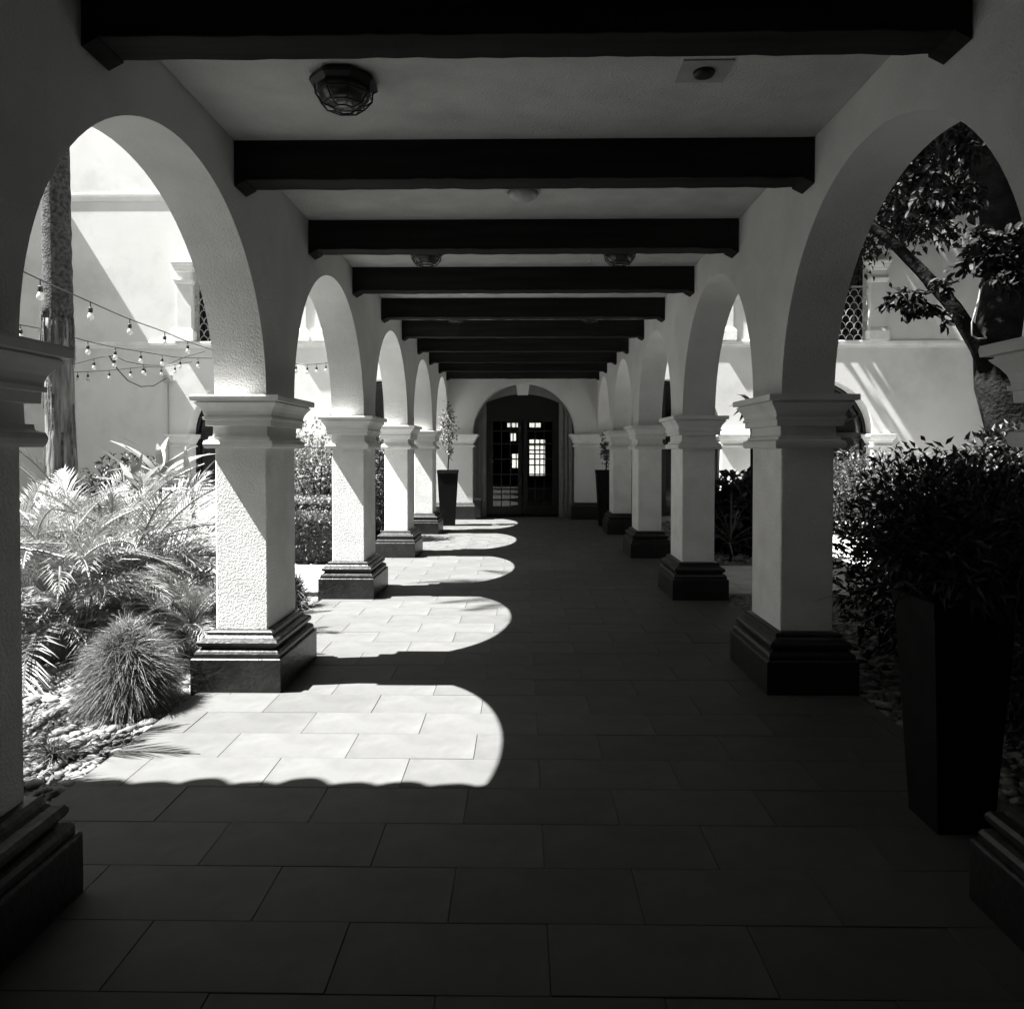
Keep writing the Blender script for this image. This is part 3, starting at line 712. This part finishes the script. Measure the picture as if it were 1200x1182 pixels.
# tall palm
t = tag(empty('tall_palm', tuple(at(75, 600, 8.2))[:2]+(-.06,)), 'tall bare palm trunk rising out of the left bed', 'palm tree')
x0 = t.location.x
b = MB(); pts = []; rs = []
rg = random.Random(77)
for i in range(90):
    z = i*.105; pts.append((-.016*z + .0012*z*z, 0, z)); rs.append((.155 + .03*math.exp(-z*1.2) - .004*z) * (1 + .035*((i % 2)*2-1)*(.0 if z < 3.1 else .6) + rg.uniform(-.02, .02)))
b.tube(pts[:31], rs[:31], 18); b.build('trunk', M['palmtrunk'], t)
b = MB(); b.tube(pts[30:], [q*1.04 for q in rs[30:]], 24); b.build('fibrous_trunk', M['palmfibre'], t)
b = MB()   # loose fibre strips hanging on the lower trunk
for i in range(70):
    a = rg.uniform(0, 6.28); z = rg.uniform(1.2, 3.3) if i < 24 else rg.uniform(3.0, 3.3); r0 = .158; l = rg.uniform(.2, .6)
    ca, sa = math.cos(a), math.sin(a); px_ = -.016*z
    b.add([(px_+ca*r0-sa*.012, sa*r0+ca*.012, z), (px_+ca*r0+sa*.012, sa*r0-ca*.012, z), (px_+ca*(r0+.02)+sa*.008, sa*(r0+.02)-ca*.008, z-l), (px_+ca*(r0+.02)-sa*.008, sa*(r0+.02)+ca*.008, z-l)], [(0, 1, 2, 3)])
b.build('bark_fibre', M['palmfibre'], t)
for i in range(26):
    o = link('frond', fr_me[i % 5], t, (pts[-1][0], 0, 9.3)); o.rotation_euler = (R(45-75*i/26), rg.uniform(-.3, .3), i*2.39996); s = rg.uniform(1.8, 2.3); o.scale = (s, s, s)

# white bench in the garden
c = at(120, 588, 11.2)
t = tag(empty('garden_bench', (c.x, c.y, -.05), R(8)), 'white slatted garden bench half hidden behind the palms', 'bench')
for k in range(4): b = MB(); b.box(-.6, .6, -.22+k*.11, -.13+k*.11, .43, .455); b.build('seat_slat', M['bench'], t)
for k in range(9): b = MB(); x = -.54+k*.135; b.box(x-.02, x+.02, .24, .265, .47, .86); b.build('back_slat', M['bench'], t)
for z in (.47, .88): b = MB(); b.box(-.62, .62, .235, .275, z, z+.06); b.build('rail', M['bench'], t)
for sx in (-.6, .6):
    for sy in (-.2, .25): b = MB(); b.box(sx-.03, sx+.03, sy-.03, sy+.03, 0, .45 if sy > 0 else .68); b.build('leg', M['bench'], t)
    b = MB(); b.box(sx-.035, sx+.035, -.26, .27, .68, .71); b.build('arm_rest', M['bench'], t)
for k, (px_, w_) in enumerate(((228, .9),)):
    c = at(px_, 590, 12.0); b = MB(); b.box(c.x-.75, c.x+.45, c.y, c.y+.35, -.06, 1.0)
    tag(b.build('garden_plinth', M['plaster']), 'low white masonry block behind the broad leaved plants, beside the left column', 'masonry block')

# pebbles
def pebbles(name, x0, x1, y0, y1, n, label, seed, size=.032):
    rng = np.random.default_rng(seed)
    ico = np.array([(0,0,1),(.894,0,.447),(.276,.851,.447),(-.724,.526,.447),(-.724,-.526,.447),(.276,-.851,.447),(.724,.526,-.447),(-.276,.851,-.447),(-.894,0,-.447),(-.276,-.851,-.447),(.724,-.526,-.447),(0,0,-1)])
    fc = np.array([(0,1,2),(0,2,3),(0,3,4),(0,4,5),(0,5,1),(1,6,2),(2,7,3),(3,8,4),(4,9,5),(5,10,1),(2,6,7),(3,7,8),(4,8,9),(5,9,10),(1,10,6),(11,7,6),(11,8,7),(11,9,8),(11,10,9),(11,6,10)])
    c = np.stack([x0+(x1-x0)*rng.random(n), y0+(y1-y0)*rng.random(n), -.10+.04*rng.random(n)], 1)
    s = size*(.3+1.5*rng.random((n, 1))**3.5)*np.stack([.8+.7*rng.random(n), .7+.5*rng.random(n), .4+.3*rng.random(n)], 1)
    a = rng.random(n)*6.28; v = ico[None]*s[:, None]*(1+.18*rng.normal(size=(n, 12, 1)))
    ca, sa = np.cos(a)[:, None], np.sin(a)[:, None]
    V = np.stack([v[..., 0]*ca-v[..., 1]*sa, v[..., 0]*sa+v[..., 1]*ca, v[..., 2]], -1)+c[:, None]
    F = (np.arange(n)[:, None, None]*12+fc[None]).reshape(-1, 3)
    tag(link(name, npmesh(name, V.reshape(-1, 3), F, M['pebble'], True)), label, 'pebbles', kind='stuff')
pebbles('pebble_bed', -4.0, -2.27, 2.4, 8.6, 22000, 'pale pebbles covering the bed along the left edge of the walk', 51)
pebbles('pebble_bed', 2.31, 3.9, 2.0, 8.6, 14000, 'pebbles covering the shaded bed along the right edge of the walk', 52)
pebbles('pebble_bed', -3.6, -2.27, 10.8, 17.6, 5000, 'pebbles in the far part of the left bed', 53)
pebbles('pebble_bed', 2.31, 3.8, 10.8, 17.6, 5000, 'pebbles in the far part of the right bed', 54)

# ------------------------------------------------------------------ right garden
c = at(1155, 640, 5.0)
RS = 'shrubs of the right bed'
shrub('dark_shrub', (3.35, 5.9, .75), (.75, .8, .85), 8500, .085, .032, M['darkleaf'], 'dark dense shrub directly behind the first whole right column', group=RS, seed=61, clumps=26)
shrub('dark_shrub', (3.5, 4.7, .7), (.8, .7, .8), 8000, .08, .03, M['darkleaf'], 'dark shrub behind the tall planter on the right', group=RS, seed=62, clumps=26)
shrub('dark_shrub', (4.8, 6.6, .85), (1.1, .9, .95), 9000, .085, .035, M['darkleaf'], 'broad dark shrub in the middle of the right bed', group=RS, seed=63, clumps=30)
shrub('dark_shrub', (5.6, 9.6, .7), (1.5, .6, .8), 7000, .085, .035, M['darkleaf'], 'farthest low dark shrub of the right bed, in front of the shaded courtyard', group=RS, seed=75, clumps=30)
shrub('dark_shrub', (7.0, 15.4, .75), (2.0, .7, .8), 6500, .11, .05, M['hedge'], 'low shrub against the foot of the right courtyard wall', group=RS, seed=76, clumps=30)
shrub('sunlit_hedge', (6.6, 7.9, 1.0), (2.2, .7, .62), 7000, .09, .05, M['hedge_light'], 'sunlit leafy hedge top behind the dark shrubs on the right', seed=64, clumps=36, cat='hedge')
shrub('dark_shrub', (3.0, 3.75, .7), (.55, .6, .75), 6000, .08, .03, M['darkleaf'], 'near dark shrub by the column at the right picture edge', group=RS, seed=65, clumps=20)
shrub('leafy_sprig', (5.0, 7.6, 1.55), (.9, .4, .32), 260, .085, .035, M['hedge'], 'thin sprigs standing up over the dark shrubs in front of the right courtyard wall', seed=66, clumps=9, spread=.14)
c = at(862, 600, 12.2)
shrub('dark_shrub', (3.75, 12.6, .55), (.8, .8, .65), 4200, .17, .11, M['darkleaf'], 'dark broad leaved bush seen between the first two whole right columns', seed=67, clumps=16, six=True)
rosette('spiky_plant', 0, 0, 0, .25, .75, 22, 'spiky strap leaved plant beyond the cross path on the right', 68, me=[blade_leaf_mesh(1, .035, .2, M['hedge']), blade_leaf_mesh(1, .03, .5, M['hedge'])], loc=(3.15, 11.3, 0))
rosette('tall_leafy_plant', 0, 0, 0, 2.35, .42, 9, 'tall plant with dark leaves against the bright wall, right of the second whole right column', 69, me=[blade_leaf_mesh(1, .22, .3, M['darkleaf']), blade_leaf_mesh(1, .2, .55, M['darkleaf'])], loc=(3.55, 11.6, 0), pmin=-20, pmax=50)
rosette('spiky_plant', 0, 0, 0, .5, 1.1, 40, 'arching grassy plant rising over the dark shrubs behind the planter', 70, me=[blade_leaf_mesh(1, .022, .5, M['darkleaf']), blade_leaf_mesh(1, .022, .9, M['darkleaf'])], loc=(3.45, 5.4, 0))

# leaning tree
tr = tag(empty('leaning_tree', (0, 0, 0)), 'big dark tree leaning over the right bed with leafy branches in the arch', 'tree')
def tpts(L): return [at(*p) for p in L]
TY = 8.6
trunk = tpts([(1262, 720, TY), (1222, 600, TY), (1190, 510, TY), (1172, 450, TY), (1168, 395, TY), (1180, 320, TY+.1), (1170, 220, TY+.3), (1150, 90, TY+.6), (1140, -80, TY+1), (1150, -260, TY+1.6)])
trunk[0].z = -.1
b = MB(); b.tube(trunk, [.38, .32, .28, .26, .24, .22, .22, .2, .16, .1], 14); b.build('trunk', M['bark'], tr)
limbs = [([(1172, 450, TY), (1148, 408, TY-.1), (1118, 360, TY-.1), (1080, 318, TY), (1045, 283, TY+.1), (1010, 258, TY+.2), (950, 235, TY+.4)], [.17, .10, .08, .07, .06, .05, .035]),
         ([(1150, 90, TY+.6), (1230, -50, TY+1.5), (1300, -200, TY+3)], [.14, .1, .06]),
         ([(1150, 90, TY+.6), (1060, -20, TY+2), (980, -160, TY+4), (900, -260, TY+5.5)], [.14, .1, .08, .05]),
         ([(1180, 320, TY+.1), (1230, 250, TY-.5), (1300, 180, TY-.8)], [.12, .08, .05])]
for pp, rr_ in limbs:
    b = MB(); b.tube(tpts(pp), rr_, 10); b.build('limb', M['bark'], tr)
rng = np.random.default_rng(90)
blobs = [((8.4, 13.2, 9.4), (3.2, 2.6, 2.4), 7000, .17), ((11.5, 14.0, 9.0), (3, 2.6, 2.6), 5200, .17), ((7.4, 15.3, 9.6), (2.6, 1.8, 2.2), 4800, .17), ((9.6, 16.0, 11.8), (3.2, 1.6, 2.2), 4200, .17), ((12.5, 16.2, 12.0), (3.2, 1.5, 2.5), 3600, .17),
         ((5.6, 9.3, 6.0), (1.5, 1.3, 1.1), 3400, .13), ((5.2, 9.6, 4.7), (.8, .7, .55), 900, .13), ((7.2, 9.6, 5.2), (1.2, 1.0, 1.3), 2200, .13), ((5.9, 12.5, 8.4), (1.2, 1.4, 1.2), 1800, .15),
         ((6.2, 7.0, 7.2), (2.6, 2.4, 1.6), 6000, .15), ((9.0, 9.5, 7.6), (2.8, 2.6, 2.2), 6500, .16), ((4.3, 4.8, 6.2), (1.6, 2.2, 1.2), 3500, .14),
         ((6.4, 16.5, 8.7), (1.7, 1.2, 2.1), 5200, .17), ((4.9, 16.2, 11.2), (1.5, 1.2, 1.7), 3500, .17), ((7.6, 16.7, 6.6), (1.2, .8, 1.2), 1800, .15),  # floating leaf masses added to shade the right courtyard wall
         ((5.4, 8, 10.0), (3.6, 5, 1.7), 6500, .32), ((7.5, 14, 12.8), (4, 5, 2), 8000, .32), ((5.9, 16.0, 10.0), (1.7, 2, 3), 5000, .28), ((10.5, 9.5, 13), (4, 5.5, 2), 6500, .34), ((10.5, 14.5, 8.5), (3, 2.5, 3), 5000, .25), ((8.5, 6, 12.5), (6.5, 6, 1.6), 8000, .42), ((3.7, 8.0, 7.7), (1.5, 2.8, 1.2), 5000, .2)]  # mostly unseen leaf masses added to block sun and sky over the garden
Vs, Fs, off = [], [], 0
for i, (c_, r_, n_, l_) in enumerate(blobs):
    pts_, u_ = ell_pts(rng, n_, c_, r_, clumps=22, spread=.24, surf=.35)
    D = u_+rng.normal(size=u_.shape)*.7
    V, F = leaf_cloud(rng, pts_, D, l_*(.7+.6*rng.random(n_)), l_*.45*(.7+.6*rng.random(n_)))
    Vs.append(V); Fs.append(F+off); off += len(V)
cr = link('crown_and_shade_leaves', npmesh('crown_and_shade_leaves', np.concatenate(Vs), np.concatenate(Fs), M['treeleaf']), tr); cr['kind'] = 'stuff'
# leaf sprays close enough to tell the leaves apart
big = []
def spray(px, py, Y, rpx, n, name, seed):
    c_ = at(px, py, Y); r_ = rpx*Y/FPX; rng = np.random.default_rng(seed)
    tips, u = ell_pts(rng, 20, (c_.x, c_.y, c_.z), (r_, r_*.7, r_*.75), clumps=7, spread=.3)
    C, D = [], []
    for tp, uu in zip(tips, u):
        ax = uu+rng.normal(size=3)*.3; ax /= np.linalg.norm(ax)
        for k in range(n//18):
            d = ax*.7+rng.normal(size=3)*.6+np.array([0, 0, -.25]); C.append(tp-ax*r_*.45*rng.random()+rng.normal(size=3)*.02); D.append(d)
    C, D = np.array(C), np.array(D); m_ = len(C)
    V, F = leaf_cloud(rng, C, D, .115*(.75+.5*rng.random(m_)), .056*(.8+.4*rng.random(m_)), six=True)
    o = link('leaf_spray', npmesh('leaf_spray', V, F, M['treeleaf'], False), tr)
    b = MB()
    for tp in tips: b.tube([tuple(c_+Vector((0, .05, .1))), tuple((Vector(tp)+c_)/2+Vector((0, 0, .04))), tuple(tp)], [.012, .008, .004], 4)
    b.build('twig', M['bark'], tr); return o
spray(1078, 358, 7.6, 38, 200, 's', 1); spray(1160, 295, 6.6, 42, 230, 's', 2); spray(1105, 230, 7.8, 45, 230, 's', 3); spray(1075, 205, 8.2, 38, 180, 's', 4); spray(1185, 320, 7.0, 30, 140, 's', 5); spray(1130, 170, 8.0, 40, 200, 's', 6)
# pale hanging cable
t = tag(empty('hanging_cable', (0, 0, 0)), 'thin pale cable hanging in a hook shape in front of the leaning tree', 'cable')
b = MB(); b.tube(tpts([(1151, 325, 8.0), (1147, 350, 8.0), (1139, 378, 8.0), (1139, 393, 8.0), (1146, 397, 8.0), (1156, 396, 8.0)]), .009, 6); b.build('cable', M['dome'], t)

# ------------------------------------------------------------------ planters
def planter(name, x, y, w, h, label, seed, kind, lf=M['darkleaf']):
    t = tag(empty(name, (x, y, -.045)), label, 'planter', 'tall tapered planters')
    b = MB(); b.ring(-w/2, w/2, -w/2, w/2, [(0, -.16*w), (.03, -.16*w), (h-.07, -.008), (h-.07, .0), (h, .0), (h, -.03), (h-.04, -.035)]); b.build('pot', M['planter'], t)
    b = MB(); b.box(-w/2+.03, w/2-.03, -w/2+.03, w/2-.03, h-.09, h-.05); b.build('soil', M['soil'], t)
    return t
def potted(x, y, h, top, rad, n, label, seed, m):
    rng = np.random.default_rng(seed); t = tag(empty('potted_shrub', (x, y, h-.06)), label, 'potted plant')
    b = MB(); b.tube([(0, 0, 0), (.03, .01, top*.4), (-.02, 0, top*.8)], [.016, .012, .006], 5); b.build('stem', M['bark'], t)
    pts_, u_ = ell_pts(rng, n, (0, 0, top*.58), (rad, rad, top*.48), clumps=16, spread=.2, surf=.3)
    V, F = leaf_cloud(rng, pts_, u_+rng.normal(size=u_.shape)*.8, .06*(.7+.6*rng.random(n)), .04*(.7+.6*rng.random(n)))
    link('foliage', npmesh('foliage', V, F, m), t)
planter('tall_planter', -1.66, 5.14*P, .44, 1.23, 'tall dark tapered planter by the farthest left column', 1, 0)
potted(-1.66, 5.14*P, 1.23, 1.50, .20, 620, 'slender small leaved shrub in the far left planter', 71, M['hedge_light'])
planter('tall_planter', 1.84, 5.14*P, .44, 1.23, 'tall dark tapered planter by the farthest right column', 2, 0)
potted(1.84, 5.14*P, 1.23, .80, .16, 300, 'small dark shrub in the far right planter', 72, M['hedge'])
planter('tall_planter', 1.93, 3.35, .36, 1.02, 'very dark tall planter in the right foreground beside the picture edge', 3, 0)
rng_ = 73
shrub('potted_palm', (2.0, 3.40, 1.18), (.34, .34, .28), 2600, .11, .02, M['darkleaf'], 'dark leafy plant growing in the foreground planter on the right', cat='potted plant', seed=73, stems=False)
# dark bin by the end doorway
t = tag(empty('floor_bin', (-1.08, YF-.05, 0)), 'small dark bin standing left of the end doorway', 'bin')
b = MB(); b.ring(-.08, .08, -.08, .08, [(0, -.01), (.40, 0), (.40, .012), (.44, .012)]); b.build('bin_body', M['iron'], t)
b = MB(); b.box(-.075, .075, -.075, .075, .44, .455); b.build('lid', M['iron'], t)

# ------------------------------------------------------------------ string lights
sb = MB(); sb.lathe([(0, .010), (-.014, .025), (-.062, .026), (-.069, .02)], 8); 
sock = bpy.data.meshes.new('socket'); sock.from_pydata(sb.v, [], sb.f); sock.materials.append(M['iron'])
sb = MB(); sb.lathe([(-.069, .019), (-.085, .026), (-.106, .036), (-.131, .039), (-.152, .028), (-.162, .007)], 10)
bulbm = bpy.data.meshes.new('bulb'); bulbm.from_pydata(sb.v, [], sb.f); bulbm.materials.append(M['bulb']); bulbm.polygons.foreach_set('use_smooth', [True]*len(bulbm.polygons))
def strand(pts, bulbs, label, r=.0065):
    t = tag(empty('string_lights', (0, 0, 0)), label, 'string lights', 'festoon lights over the left garden')
    K = [at(*p) for p in pts]; C = []
    for i in range(len(K)-1):
        p0, p1, p2, p3 = K[max(i-1, 0)], K[i], K[i+1], K[min(i+2, len(K)-1)]
        for j in range(8):
            u = j/8; C.append(.5*((2*p1)+(p2-p0)*u+(2*p0-5*p1+4*p2-p3)*u*u+(3*p1-p0-3*p2+p3)*u**3))
    C.append(K[-1]); b = MB(); b.tube(C, r, 5); b.build('cable', M['iron'], t)
    proj = []
    for c_ in C:
        v = Rm.transposed() @ (c_-Vector((0, 0, EYE))); proj.append(600+FPX*v.x/-v.z)
    for bx_ in bulbs:
        k = min(range(len(C)-1), key=lambda i: abs((proj[i]+proj[i+1])/2-bx_)); d = proj[k+1]-proj[k]; u = min(1, max(0, (bx_-proj[k])/d if abs(d) > 1e-6 else 0)); p = C[k].lerp(C[k+1], u)
        o = link('hanger', None, t) if False else None
        b = MB(); b.tube([(p.x, p.y, p.z+.008), (p.x, p.y, p.z-.055)], .006, 4); b.build('drop_wire', M['iron'], t)
        q = (p.x, p.y, p.z-.05)
        for nm_, me_ in (('socket', sock), ('bulb', bulbm)): link(nm_, me_, t, q).scale = (.82, .82, .82)
strand([(-40, 290, 5.4), (20, 315, 6.0), (50, 329, 6.4), (106, 354, 7.4), (152, 374, 8.6), (193, 389, 10), (222, 401, 11.2), (262, 414, 12.8)], [-20, 47, 106, 152, 193, 220], 'highest festoon strand with the largest bulbs crossing in front of the palm trunk')
strand([(-30, 372, 8.2), (15, 379, 8.6), (65, 389, 9.2), (103, 400, 10), (135, 407, 10.7), (165, 412, 11.4), (190, 416, 12.2), (212, 419, 12.8), (262, 420, 14)], [-8, 24, 65, 103, 135, 165, 190, 232], 'middle festoon strand sagging below the highest one')
strand([(30, 437, 12.5), (88, 426, 12.3), (128, 417, 12), (150, 424, 12.6), (176, 428, 13.2), (196, 427, 13.6), (215, 419, 14), (240, 412, 15)], [60, 110, 134, 168, 211], 'far festoon strand rising to a peak right of the palm trunk')
strand([(30, 438, 14), (88, 436, 14), (128, 434, 14.3), (168, 430, 14.7), (188, 430, 15), (225, 424, 15.5)], [91, 103, 128, 153, 170, 189, 205], 'lowest festoon strand of small bulbs near the courtyard wall')
strand([(300, 418, 14), (345, 426, 14.5), (365, 427, 14.5), (390, 424, 14.8), (430, 415, 15)], [347, 360, 371, 382], 'short festoon strand seen between the first two whole left columns')
t = tag(empty('loose_cable', (0, 0, 0)), 'loose dark cable sagging from the festoon peak to the junction box', 'cable')
b = MB(); b.tube([at(*p) for p in ((128, 417, 12), (138, 433, 13), (150, 446, 14.3), (165, 453, 15.6), (180, 452, 16.6), (195, 443, 17.75))], .012, 5); b.build('cable', M['iron'], t)

SC.render.engine = 'CYCLES'
SC.cycles.max_bounces = 8; SC.cycles.diffuse_bounces = 6; SC.cycles.transparent_max_bounces = 16
